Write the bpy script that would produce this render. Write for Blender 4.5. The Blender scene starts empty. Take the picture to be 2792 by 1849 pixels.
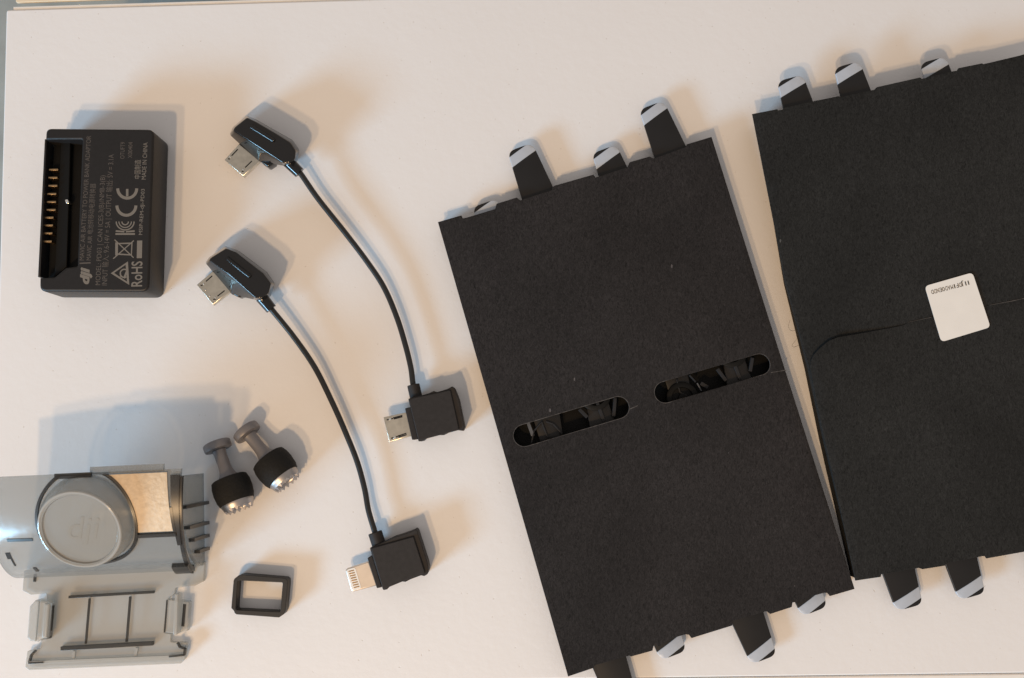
import bpy, bmesh, math, random
from mathutils import Vector, Matrix
random.seed(7)

# ------------------------------------------------------------------ camera, world, lamps
W, H = 2792.0, 1849.0            # photograph size in pixels
FPX = 2700.0                     # focal length in photograph pixels
TILT = math.radians(5.9)         # phone held almost straight above, tipped a little
DIST = 281.0                     # mm from lens to the box top along the axis
MM = 0.001
CAM = Vector((0, -DIST * math.sin(TILT), DIST * math.cos(TILT)))

sc = bpy.context.scene
col = sc.collection
cd = bpy.data.cameras.new('camera')
cam = bpy.data.objects.new('camera', cd); col.objects.link(cam)
cam.location = CAM * MM
cam.rotation_euler = (TILT, 0, 0)
cd.sensor_width = 36.0
cd.lens = 36.0 * FPX / W
cd.clip_start = 0.005
cd.clip_end = 20
sc.camera = cam
sc.render.resolution_x, sc.render.resolution_y = 1024, 678
sc.view_settings.view_transform = 'Standard'
sc.view_settings.look = 'None'
sc.view_settings.exposure = 0
sc.view_settings.gamma = 1
sc.view_settings.use_curve_mapping = False

world = bpy.data.worlds.new('World'); sc.world = world
world.use_nodes = True
bg = world.node_tree.nodes['Background']
bg.inputs[0].default_value = (0.96, 0.865, 0.79, 1)
bg.inputs[1].default_value = 0.45

def lamp(name, direction, dist, size, power, color, sizey=None):
    l = bpy.data.lights.new(name, 'AREA')
    l.shape = 'DISK' if sizey is None else 'RECTANGLE'
    l.size = size
    if sizey: l.size_y = sizey
    l.energy = power; l.color = color
    o = bpy.data.objects.new(name, l); col.objects.link(o)
    d = Vector(direction).normalized()
    o.location = d * dist
    o.rotation_euler = d.to_track_quat('Z', 'Y').to_euler()
    return o
# two warm ceiling bulbs behind the photographer and one low cool window from the lower left
lamp('ceiling_bulb_light', (-0.28, -0.74, 1), 1.25, 0.06, 5.6, (0.97, 0.63, 0.325))
lamp('ceiling_bulb_light', (-0.48, -0.90, 1), 1.25, 0.06, 3.5, (0.97, 0.63, 0.325))
lamp('window_light', (-0.75, -0.58, 0.32), 1.6, 0.48, 22.0, (0.38, 0.71, 1.0), 0.26)

# ------------------------------------------------------------------ helpers
def P(px, py, z=0.0):
    """photograph pixel + height above the box top (mm) -> place in mm"""
    u = (px - W / 2) / FPX; v = -(py - H / 2) / FPX
    c, s = math.cos(TILT), math.sin(TILT)
    d = Vector((u, v * c + s, v * s - c))
    t = (z - CAM.z) / d.z
    return CAM + d * t

def Z(x0, y0, s):
    """coordinates read off an enlarged crop -> photograph pixels"""
    return lambda x, y: (x0 + x / s, y0 + y / s)
Z1 = Z(80, 260, 2.702); Z2 = Z(520, 240, 5.6); Z3 = Z(500, 580, 5.6); Z4 = Z(900, 960, 5.148)
Z5 = Z(880, 1380, 5.6); Z6 = Z(0, 1240, 2.575); Z7 = Z(520, 1100, 4.611); Z8 = Z(560, 1500, 7.127)
Y1 = Z(1180, 240, 2.888); Y2 = Z(2020, 60, 3.067); Y3 = Z(1360, 940, 2.96); Y4 = Z(2120, 720, 3.524)
Y5 = Z(1500, 1560, 2.819); Y6 = Z(2260, 1480, 4.25); Y8 = Z(2480, 720, 6.532)
ZP = Z(0, 1540, 3.947); ZA = Z(0, 1240, 4.9); ZB = Z(280, 1240, 4.9); ID = Z(0, 0, 1.0)

def T(zf, pts, z):
    out = []
    for x, y in pts:
        p = P(*zf(x, y), z); out.append((p.x, p.y))
    return out

def empty(name, label, cat, at, group=None):
    o = bpy.data.objects.new(name, None); col.objects.link(o)
    o.empty_display_size = 0.004
    o.location = Vector((at[0], at[1], at[2] if len(at) > 2 else 0)) * MM
    o['label'] = label; o['category'] = cat
    if group: o['group'] = group
    return o

def origin(parent):
    o = Vector((0, 0, 0))
    while parent is not None:
        o += parent.location / MM; parent = parent.parent
    return o

def finish(me, name, mat, parent, smooth=35):
    off = origin(parent)
    me.transform(Matrix.Translation(-off))
    me.transform(Matrix.Scale(MM, 4))
    if smooth:
        for p in me.polygons: p.use_smooth = True
        me.set_sharp_from_angle(angle=math.radians(smooth))
    me.materials.clear(); me.materials.append(mat)
    me.name = name
    o = bpy.data.objects.new(name, me); col.objects.link(o)
    o.parent = parent
    return o

def bm_mesh(bm):
    bmesh.ops.recalc_face_normals(bm, faces=bm.faces)
    me = bpy.data.meshes.new('m'); bm.to_mesh(me); bm.free(); return me

def plate_mesh(outer, holes, z0, z1, bevel=0.0):
    cu = bpy.data.curves.new('c', 'CURVE'); cu.dimensions = '2D'; cu.fill_mode = 'BOTH'
    for poly in [outer] + list(holes):
        sp = cu.splines.new('POLY'); sp.points.add(len(poly) - 1)
        for i, (x, y) in enumerate(poly): sp.points[i].co = (x, y, 0, 1)
        sp.use_cyclic_u = True
    cu.extrude = max((z1 - z0) / 2 - bevel, 1e-4)
    cu.bevel_depth = bevel; cu.bevel_resolution = 2
    cu.offset = -bevel
    ob = bpy.data.objects.new('c', cu); col.objects.link(ob)
    dg = bpy.context.evaluated_depsgraph_get()
    me = bpy.data.meshes.new_from_object(ob.evaluated_get(dg))
    bpy.data.objects.remove(ob); bpy.data.curves.remove(cu)
    bm = bmesh.new(); bm.from_mesh(me)
    bmesh.ops.remove_doubles(bm, verts=bm.verts, dist=1e-4)
    bmesh.ops.recalc_face_normals(bm, faces=bm.faces)
    bm.to_mesh(me); bm.free()
    me.transform(Matrix.Translation((0, 0, (z0 + z1) / 2)))
    return me

def plate(name, outer, z0, z1, mat, parent, holes=(), bevel=0.0, bend=None, grid=None):
    me = plate_mesh(outer, holes, z0, z1, bevel)
    if bend:
        if grid:
            bm = bmesh.new(); bm.from_mesh(me)
            xs = [v.co.x for v in bm.verts]; ys = [v.co.y for v in bm.verts]
            for lo, hi, n in ((min(xs), max(xs), (1, 0, 0)), (min(ys), max(ys), (0, 1, 0))):
                k = int((hi - lo) / grid)
                for i in range(1, k):
                    c = lo + (hi - lo) * i / k
                    bmesh.ops.bisect_plane(bm, geom=bm.verts[:] + bm.edges[:] + bm.faces[:], plane_co=Vector(n) * c, plane_no=n)
            bm.to_mesh(me); bm.free()
        for v in me.vertices: v.co.z += bend(v.co.x, v.co.y)
    o = finish(me, name, mat, parent, smooth=20 if bend else 35)
    if not bend:
        for p in o.data.polygons:          # flat caps keep their true normals
            if abs(p.normal.z) > 0.999: p.use_smooth = False
    return o

def rounded(poly, r, n=5):
    """round the corners of a polygon; r a number or one per corner"""
    out = []; m = len(poly)
    for i in range(m):
        p = Vector(poly[i]); a = Vector(poly[i - 1]); b = Vector(poly[(i + 1) % m])
        ri = r[i] if isinstance(r, (list, tuple)) else r
        da = a - p; db = b - p
        la, lb = da.length, db.length
        if ri <= 0 or la < 1e-6 or lb < 1e-6: out.append((p.x, p.y)); continue
        da /= la; db /= lb
        ang = da.angle(db)
        t = min(ri / max(math.tan(ang / 2), 1e-3), la * 0.48, lb * 0.48)
        q0 = p + da * t; q1 = p + db * t
        for k in range(n + 1):
            s = k / n
            q = q0 * (1 - s) ** 2 + p * 2 * s * (1 - s) + q1 * s ** 2
            out.append((q.x, q.y))
    return out

def catmull(pts, n=8):
    pts = [Vector(p) for p in pts]
    out = []
    ext = [pts[0] * 2 - pts[1]] + pts + [pts[-1] * 2 - pts[-2]]
    for i in range(1, len(ext) - 2):
        p0, p1, p2, p3 = ext[i - 1:i + 3]
        for k in range(n):
            t = k / n
            out.append(0.5 * ((2 * p1) + (p2 - p0) * t + (2 * p0 - 5 * p1 + 4 * p2 - p3) * t * t + (3 * p1 - p0 - 3 * p2 + p3) * t ** 3))
    out.append(pts[-1])
    return out

def tube_mesh(path, r, seg=14):
    bm = bmesh.new(); rings = []
    up = Vector((0, 0, 1))
    for i, p in enumerate(path):
        d = (path[min(i + 1, len(path) - 1)] - path[max(i - 1, 0)]).normalized()
        sx = d.cross(up).normalized(); sy = sx.cross(d)
        ri = r(i / (len(path) - 1)) if callable(r) else r
        rings.append([bm.verts.new(p + sx * math.cos(2 * math.pi * k / seg) * ri + sy * math.sin(2 * math.pi * k / seg) * ri) for k in range(seg)])
    for a, b in zip(rings, rings[1:]):
        for k in range(seg): bm.faces.new((a[k], a[(k + 1) % seg], b[(k + 1) % seg], b[k]))
    bm.faces.new(rings[0]); bm.faces.new(rings[-1])
    return bm_mesh(bm)

def lathe_mesh(profile, o, axis, seg=36, cap=True):
    axis = Vector(axis).normalized()
    ref = Vector((0, 0, 1)) if abs(axis.z) < 0.9 else Vector((1, 0, 0))
    sx = axis.cross(ref).normalized(); sy = sx.cross(axis)
    bm = bmesh.new(); rings = []
    for t, r in profile:
        c = Vector(o) + axis * t
        if r < 1e-6: rings.append([bm.verts.new(c)])
        else: rings.append([bm.verts.new(c + (sx * math.cos(2 * math.pi * k / seg) + sy * math.sin(2 * math.pi * k / seg)) * r) for k in range(seg)])
    for a, b in zip(rings, rings[1:]):
        for k in range(seg):
            k2 = (k + 1) % seg
            if len(a) == 1 and len(b) == 1: continue
            if len(a) == 1: bm.faces.new((a[0], b[k], b[k2]))
            elif len(b) == 1: bm.faces.new((a[k], a[k2], b[0]))
            else: bm.faces.new((a[k], a[k2], b[k2], b[k]))
    if cap and len(rings[0]) > 1: bm.faces.new(rings[0])
    if cap and len(rings[-1]) > 1: bm.faces.new(rings[-1])
    return bm_mesh(bm)

def loft_mesh(levels):
    """levels: list of equally long 3-D loops, bottom to top; both ends capped"""
    bm = bmesh.new(); rings = [[bm.verts.new(p) for p in L] for L in levels]
    n = len(rings[0])
    for a, b in zip(rings, rings[1:]):
        for k in range(n): bm.faces.new((a[k], a[(k + 1) % n], b[(k + 1) % n], b[k]))
    bm.faces.new(rings[0]); bm.faces.new(rings[-1])
    return bm_mesh(bm)

def bevel_mod(o, w, seg=3, ang=30):
    m = o.modifiers.new('bevel', 'BEVEL'); m.width = w * MM; m.segments = seg
    m.limit_method = 'ANGLE'; m.angle_limit = math.radians(ang)
    m.use_clamp_overlap = True
    return o

def text_mesh(s, p0, p1, cap, z, shear=0.0, bold=0.0):
    cu = bpy.data.curves.new('t', 'FONT'); cu.body = s; cu.size = 1.0; cu.offset = bold; cu.shear = shear
    cu.resolution_u = 3
    ob = bpy.data.objects.new('t', cu); col.objects.link(ob)
    dg = bpy.context.evaluated_depsgraph_get()
    me = bpy.data.meshes.new_from_object(ob.evaluated_get(dg))
    bpy.data.objects.remove(ob); bpy.data.curves.remove(cu)
    xs = [v.co.x for v in me.vertices]
    a = P(*p0, z); b = P(*p1, z)
    ex = (b - a); ln = ex.length; ex.normalize(); ey = Vector((-ex.y, ex.x, 0))
    sx = ln / (max(xs) - min(xs)); sy = cap / 0.70
    for v in me.vertices:
        v.co = a + ex * ((v.co.x - min(xs)) * sx) + ey * (v.co.y * sy)
    return me

def text(s, p0, p1, cap, z, mat, parent, name='printed_text', **k):
    return finish(text_mesh(s, p0, p1, cap, z, **k), name, mat, parent, smooth=0)

def ribbon(bm, pts, w, z, closed=False):
    """flat printed stroke along 2-D mm points"""
    pts = [Vector((p[0], p[1])) for p in pts]; n = len(pts)
    L, R = [], []
    for i, p in enumerate(pts):
        a = pts[(i - 1) % n] if (closed or i) else p
        b = pts[(i + 1) % n] if (closed or i < n - 1) else p
        d = (b - a).normalized(); nn = Vector((-d.y, d.x)) * (w / 2)
        if 0 < i < n - 1 or closed:
            d1 = (p - a).normalized(); cs = max(abs(d1.dot(d)), 0.5); nn = nn / cs
        L.append(bm.verts.new((p.x + nn.x, p.y + nn.y, z))); R.append(bm.verts.new((p.x - nn.x, p.y - nn.y, z)))
    for i in range(n if closed else n - 1):
        j = (i + 1) % n
        bm.faces.new((L[i], L[j], R[j], R[i]))

def quad_strip(p0, p1, w):
    a = Vector(p0); b = Vector(p1); d = (b - a).normalized(); n = Vector((-d.y, d.x)) * w / 2
    return [tuple(a + n), tuple(a - n), tuple(b - n), tuple(b + n)]

# ------------------------------------------------------------------ materials
def mat(name, color, rough=0.5, metal=0.0, spec=0.5, grain=None, var=0.0, varscale=400.0, bump=0.0, bumpscale=2000.0, coat=0.0):
    m = bpy.data.materials.new(name); m.use_nodes = True
    nt = m.node_tree; b = nt.nodes['Principled BSDF']
    b.inputs['Base Color'].default_value = (*color, 1)
    b.inputs['Roughness'].default_value = rough
    b.inputs['Metallic'].default_value = metal
    b.inputs['Specular IOR Level'].default_value = spec
    b.inputs['Coat Weight'].default_value = coat
    if var or bump:
        tc = nt.nodes.new('ShaderNodeTexCoord')
    if var:
        n = nt.nodes.new('ShaderNodeTexNoise'); n.inputs['Scale'].default_value = varscale; n.inputs['Detail'].default_value = 6
        nt.links.new(tc.outputs['Object'], n.inputs['Vector'])
        r = nt.nodes.new('ShaderNodeMapRange')
        r.inputs[1].default_value = 0.3; r.inputs[2].default_value = 0.7
        r.inputs[3].default_value = 1 - var; r.inputs[4].default_value = 1 + var
        nt.links.new(n.outputs['Fac'], r.inputs[0])
        mx = nt.nodes.new('ShaderNodeVectorMath'); mx.operation = 'SCALE'
        mx.inputs[0].default_value = color
        nt.links.new(r.outputs[0], mx.inputs['Scale'])
        nt.links.new(mx.outputs[0], b.inputs['Base Color'])
    if bump:
        n2 = nt.nodes.new('ShaderNodeTexNoise'); n2.inputs['Scale'].default_value = bumpscale; n2.inputs['Detail'].default_value = 4
        nt.links.new(tc.outputs['Object'], n2.inputs['Vector'])
        bp = nt.nodes.new('ShaderNodeBump'); bp.inputs['Strength'].default_value = bump; bp.inputs['Distance'].default_value = 0.0002
        nt.links.new(n2.outputs['Fac'], bp.inputs['Height'])
        nt.links.new(bp.outputs['Normal'], b.inputs['Normal'])
    return m

def paper_white():
    m = mat('white_coated_card', (0.80, 0.775, 0.745), 0.42, spec=0.35)
    nt = m.node_tree; b = nt.nodes['Principled BSDF']; L = nt.links
    tc = nt.nodes.new('ShaderNodeTexCoord')
    # faint large mottling
    n = nt.nodes.new('ShaderNodeTexNoise'); n.inputs['Scale'].default_value = 22; n.inputs['Detail'].default_value = 3
    L.new(tc.outputs['Object'], n.inputs['Vector'])
    # little fibres and specks: stretched noise thresholded
    nz = nt.nodes.new('ShaderNodeTexNoise'); nz.inputs['Scale'].default_value = 60
    L.new(tc.outputs['Object'], nz.inputs['Vector'])
    add = nt.nodes.new('ShaderNodeVectorMath'); add.operation = 'MULTIPLY_ADD'
    L.new(nz.outputs['Color'], add.inputs[0]); add.inputs[1].default_value = (0.012, 0.012, 0); L.new(tc.outputs['Object'], add.inputs[2])
    v = nt.nodes.new('ShaderNodeTexVoronoi'); v.inputs['Scale'].default_value = 520; v.inputs['Randomness'].default_value = 1
    L.new(add.outputs[0], v.inputs['Vector'])
    lt = nt.nodes.new('ShaderNodeMapRange'); lt.inputs[1].default_value = 0.03; lt.inputs[2].default_value = 0.11
    lt.inputs[3].default_value = 1; lt.inputs[4].default_value = 0
    L.new(v.outputs['Distance'], lt.inputs[0])
    sep = nt.nodes.new('ShaderNodeSeparateColor'); L.new(v.outputs['Color'], sep.inputs[0])
    gt = nt.nodes.new('ShaderNodeMath'); gt.operation = 'GREATER_THAN'; gt.inputs[1].default_value = 0.62
    L.new(sep.outputs[0], gt.inputs[0])
    sp = nt.nodes.new('ShaderNodeMath'); sp.operation = 'MULTIPLY'; L.new(lt.outputs[0], sp.inputs[0]); L.new(gt.outputs[0], sp.inputs[1])
    mx = nt.nodes.new('ShaderNodeMix'); mx.data_type = 'RGBA'
    mx.inputs['A'].default_value = (0.79, 0.79, 0.81, 1); mx.inputs['B'].default_value = (0.755, 0.752, 0.768, 1)
    L.new(n.outputs['Fac'], mx.inputs['Factor'])
    m2 = nt.nodes.new('ShaderNodeMix'); m2.data_type = 'RGBA'
    L.new(mx.outputs['Result'], m2.inputs['A']); m2.inputs['B'].default_value = (0.60, 0.57, 0.54, 1)
    f = nt.nodes.new('ShaderNodeMath'); f.operation = 'MULTIPLY'; f.inputs[1].default_value = 0.75
    L.new(sp.outputs[0], f.inputs[0]); L.new(f.outputs[0], m2.inputs['Factor'])
    L.new(m2.outputs['Result'], b.inputs['Base Color'])
    # dents
    n3 = nt.nodes.new('ShaderNodeTexNoise'); n3.inputs['Scale'].default_value = 420; n3.inputs['Detail'].default_value = 5
    L.new(tc.outputs['Object'], n3.inputs['Vector'])
    h = nt.nodes.new('ShaderNodeMath'); h.operation = 'SUBTRACT'; L.new(n3.outputs['Fac'], h.inputs[0]); L.new(sp.outputs[0], h.inputs[1])
    bp = nt.nodes.new('ShaderNodeBump'); bp.inputs['Strength'].default_value = 0.28; bp.inputs['Distance'].default_value = 0.0002
    L.new(h.outputs[0], bp.inputs['Height']); L.new(bp.outputs['Normal'], b.inputs['Normal'])
    return m

def black_card(name, color, ang):
    m = mat(name, color, 0.85, spec=0.2)
    nt = m.node_tree; b = nt.nodes['Principled BSDF']; L = nt.links
    tc = nt.nodes.new('ShaderNodeTexCoord')
    mp = nt.nodes.new('ShaderNodeMapping'); mp.inputs['Rotation'].default_value = (0, 0, ang); mp.inputs['Scale'].default_value = (1.0, 0.45, 1)
    L.new(tc.outputs['Object'], mp.inputs['Vector'])
    n = nt.nodes.new('ShaderNodeTexNoise'); n.inputs['Scale'].default_value = 1900; n.inputs['Detail'].default_value = 5; n.inputs['Roughness'].default_value = 0.75
    n.inputs['Distortion'].default_value = 1.5
    L.new(mp.outputs[0], n.inputs['Vector'])
    n2 = nt.nodes.new('ShaderNodeTexNoise'); n2.inputs['Scale'].default_value = 40; n2.inputs['Detail'].default_value = 3
    L.new(tc.outputs['Object'], n2.inputs['Vector'])
    rp = nt.nodes.new('ShaderNodeMapRange'); rp.inputs[1].default_value = 0.32; rp.inputs[2].default_value = 0.72; rp.inputs[3].default_value = 0.3; rp.inputs[4].default_value = 1.95
    L.new(n.outputs['Fac'], rp.inputs[0])
    r2 = nt.nodes.new('ShaderNodeMapRange'); r2.inputs[1].default_value = 0.3; r2.inputs[2].default_value = 0.7; r2.inputs[3].default_value = 0.82; r2.inputs[4].default_value = 1.18
    L.new(n2.outputs['Fac'], r2.inputs[0])
    mu = nt.nodes.new('ShaderNodeMath'); mu.operation = 'MULTIPLY'; L.new(rp.outputs[0], mu.inputs[0]); L.new(r2.outputs[0], mu.inputs[1])
    # sparse lint specks
    v = nt.nodes.new('ShaderNodeTexVoronoi'); v.inputs['Scale'].default_value = 190
    L.new(mp.outputs[0], v.inputs['Vector'])
    lt = nt.nodes.new('ShaderNodeMath'); lt.operation = 'LESS_THAN'; lt.inputs[1].default_value = 0.055
    L.new(v.outputs['Distance'], lt.inputs[0])
    sep = nt.nodes.new('ShaderNodeSeparateColor'); L.new(v.outputs['Color'], sep.inputs[0])
    gt = nt.nodes.new('ShaderNodeMath'); gt.operation = 'GREATER_THAN'; gt.inputs[1].default_value = 0.78; L.new(sep.outputs[0], gt.inputs[0])
    sp = nt.nodes.new('ShaderNodeMath'); sp.operation = 'MULTIPLY'; L.new(lt.outputs[0], sp.inputs[0]); L.new(gt.outputs[0], sp.inputs[1])
    s3 = nt.nodes.new('ShaderNodeMath'); s3.operation = 'MULTIPLY_ADD'; L.new(sp.outputs[0], s3.inputs[0]); s3.inputs[1].default_value = 4.0; L.new(mu.outputs[0], s3.inputs[2])
    sv = nt.nodes.new('ShaderNodeVectorMath'); sv.operation = 'SCALE'; sv.inputs[0].default_value = color; L.new(s3.outputs[0], sv.inputs['Scale'])
    L.new(sv.outputs[0], b.inputs['Base Color'])
    bp = nt.nodes.new('ShaderNodeBump'); bp.inputs['Strength'].default_value = 0.35; bp.inputs['Distance'].default_value = 0.0001
    L.new(n.outputs['Fac'], bp.inputs['Height']); L.new(bp.outputs['Normal'], b.inputs['Normal'])
    return m

def clear_plastic(name, color, opacity, rough, tint=(0.86, 0.88, 0.88), bump=0.0, bumpscale=900):
    m = mat(name, color, rough, spec=0.6, bump=bump, bumpscale=bumpscale)
    nt = m.node_tree; b = nt.nodes['Principled BSDF']; out = nt.nodes['Material Output']
    tr = nt.nodes.new('ShaderNodeBsdfTransparent'); tr.inputs[0].default_value = (*tint, 1)
    mx = nt.nodes.new('ShaderNodeMixShader'); mx.inputs[0].default_value = opacity
    nt.links.new(tr.outputs[0], mx.inputs[1]); nt.links.new(b.outputs[0], mx.inputs[2])
    nt.links.new(mx.outputs[0], out.inputs['Surface'])
    return m

M = {}
M['white'] = paper_white()
M['white_edge'] = mat('white_card_edge', (0.82, 0.80, 0.78), 0.6, var=0.03, varscale=300)
M['beige'] = mat('beige_card', (0.74, 0.62, 0.46), 0.7, var=0.06, varscale=120)
M['greytable'] = mat('grey_table', (0.30, 0.33, 0.33), 0.7, var=0.15, varscale=60)
M['card'] = black_card('black_card', (0.0192, 0.0178, 0.0186), 0.3)
M['card2'] = black_card('black_card_greenish', (0.0165, 0.0170, 0.0172), 0.2)
M['cardedge'] = mat('worn_and_lit_card_edge', (0.075, 0.070, 0.068), 0.9, spec=0.2, var=0.5, varscale=900)  # pale for worn slot edges and creases, painted light on the flap edge
M['plastic'] = mat('black_plastic', (0.0125, 0.0115, 0.0118), 0.45, spec=0.35, var=0.1, varscale=900, bump=0.12, bumpscale=5000)
M['recess_shade'] = mat('recess_shade_black', (0.004, 0.004, 0.004), 0.6, spec=0.2, bump=0.1, bumpscale=5000)  # shade inside recesses and slots is put into this near-black colour
M['gloss'] = mat('satin_black_plastic', (0.008, 0.0075, 0.008), 0.11, spec=0.5, var=0.05, varscale=300)
M['matte'] = mat('matte_black_plastic', (0.021, 0.019, 0.0195), 0.62, spec=0.3, var=0.15, varscale=800, bump=0.2, bumpscale=4000)
M['cord'] = mat('black_cord', (0.012, 0.012, 0.012), 0.33, bump=0.08, bumpscale=1500)
M['rubber'] = mat('ring_rubber', (0.012, 0.011, 0.011), 0.5, bump=0.1, bumpscale=3000)
M['steel'] = mat('nickel_plug', (0.62, 0.58, 0.50), 0.32, 1.0, var=0.12, varscale=500, bump=0.1, bumpscale=1500)
M['lightsteel'] = mat('plated_plug', (0.84, 0.76, 0.68), 0.35, 1.0, var=0.06, varscale=300)
M['bright'] = mat('bright_steel', (0.92, 0.92, 0.90), 0.15, 1.0)
M['gold'] = mat('gold_contact', (0.46, 0.32, 0.18), 0.34, 1.0)
M['ink'] = mat('grey_ink', (0.16, 0.143, 0.124), 0.6)
M['inkdim'] = mat('grey_ink_fine', (0.080, 0.068, 0.060), 0.6)
M['whiteplastic'] = mat('white_insert', (0.85, 0.82, 0.78), 0.4)
M['alu'] = mat('grey_anodised', (0.20, 0.195, 0.21), 0.45, 0.3, var=0.05, varscale=500, bump=0.1, bumpscale=4000)
M['silver'] = mat('silver_crown', (0.45, 0.43, 0.43), 0.42, 1.0, var=0.08, varscale=400)
M['grip'] = mat('knurled_rubber', (0.010, 0.010, 0.010), 0.75, spec=0.3, bump=1.0, bumpscale=1900, var=0.3, varscale=2500)
M['blade'] = mat('blade_black', (0.0105, 0.010, 0.0107), 0.45, spec=0.35, var=0.08, varscale=300)
M['stripe'] = mat('blade_silver_paint', (0.45, 0.495, 0.57), 0.38, 0.1, var=0.03, varscale=600)
M['sticker'] = mat('white_sticker', (0.80, 0.79, 0.77), 0.45, var=0.02, varscale=200)
M['print'] = mat('black_print', (0.02, 0.02, 0.02), 0.5)
M['hubgrey'] = mat('hub_plastic', (0.022, 0.022, 0.024), 0.6, spec=0.2)
M['hublight'] = mat('hub_pale_plastic', (0.10, 0.105, 0.115), 0.6, spec=0.2)
M['shell'] = clear_plastic('smoky_clear_plastic', (0.33, 0.335, 0.335), 0.40, 0.16, bump=0.35, bumpscale=240)
M['base'] = clear_plastic('milky_grey_plastic', (0.60, 0.585, 0.56), 0.42, 0.35)
M['shellrib'] = clear_plastic('dense_smoky_plastic', (0.03, 0.028, 0.027), 0.72, 0.3)
M['disc'] = clear_plastic('milky_disc_plastic', (0.40, 0.375, 0.335), 0.50, 0.18)
M['rim_highlight'] = clear_plastic('rim_highlight_plastic', (0.55, 0.53, 0.50), 0.5, 0.08)  # paler than the disc: the edge highlight is put into the colour
M['frost'] = mat('frosted_panel', (0.62, 0.48, 0.33), 0.5, bump=1.0, bumpscale=900, var=0.1, varscale=700)

# ------------------------------------------------------------------ setting: table below, white box top
def sheet(name, pts, z0, z1, m, parent=None, **k):
    return plate(name, pts, z0, z1, m, parent, **k)
tb = sheet('tabletop', [(-900, -700), (900, -700), (900, 700), (-900, 700)], -72, -70, M['greytable'])
tb['kind'] = 'structure'; tb['label'] = 'grey tabletop far below the corner of the white box'

box = empty('cardboard_box', 'white coated cardboard box whose top carries all the small parts', 'box', (0, 0, -70))
tl = P(17, 27); tr_ = P(3300, -70); bl = P(-30, 1872); br = P(3300, 1828.5)
top = [(tl.x, tl.y), (tr_.x, tr_.y), (br.x, br.y), (bl.x, bl.y)]
plate('top_panel', rounded(top, 0.8), -1.6, 0, M['white'], box, bevel=0.45)
inner = [(top[0][0] + 1.0, top[0][1] - 1.2), (top[1][0], top[1][1] - 1.2), (top[2][0], top[2][1] + 0.6), (top[3][0] + 1.0, top[3][1] + 0.6)]
plate('box_wall', inner, -70, -1.62, M['white_edge'], box)
# front flap continuing past the fold
f0 = P(-30, 1873.4, -0.3); f1 = P(3300, 1829.9, -0.3)
plate('front_flap', [(f0.x, f0.y), (f1.x, f1.y), (f1.x, f1.y - 40), (f0.x, f0.y - 40)], -1.8, -0.25, M['white_edge'], box, bevel=0.4)
# beige flap standing behind the far edge
g0 = P(44, 8, -1.5); g1 = P(4000, -130, -1.5)
plate('rear_flap', rounded([(g0.x, g0.y), (g1.x, g1.y), (g1.x, g1.y + 40), (g0.x - 2, g0.y + 40)], 0.5), -2.2, -1.2, M['beige'], box, bevel=0.2)
plate('rear_lip', [(top[0][0] + 1.6, top[0][1] - 2), (top[1][0], top[1][1] - 2), (top[1][0], top[1][1] + 1.35), (top[0][0] + 1.6, top[0][1] + 1.35)], -3.2, -0.55, M['white_edge'], box, bevel=0.5)

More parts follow.
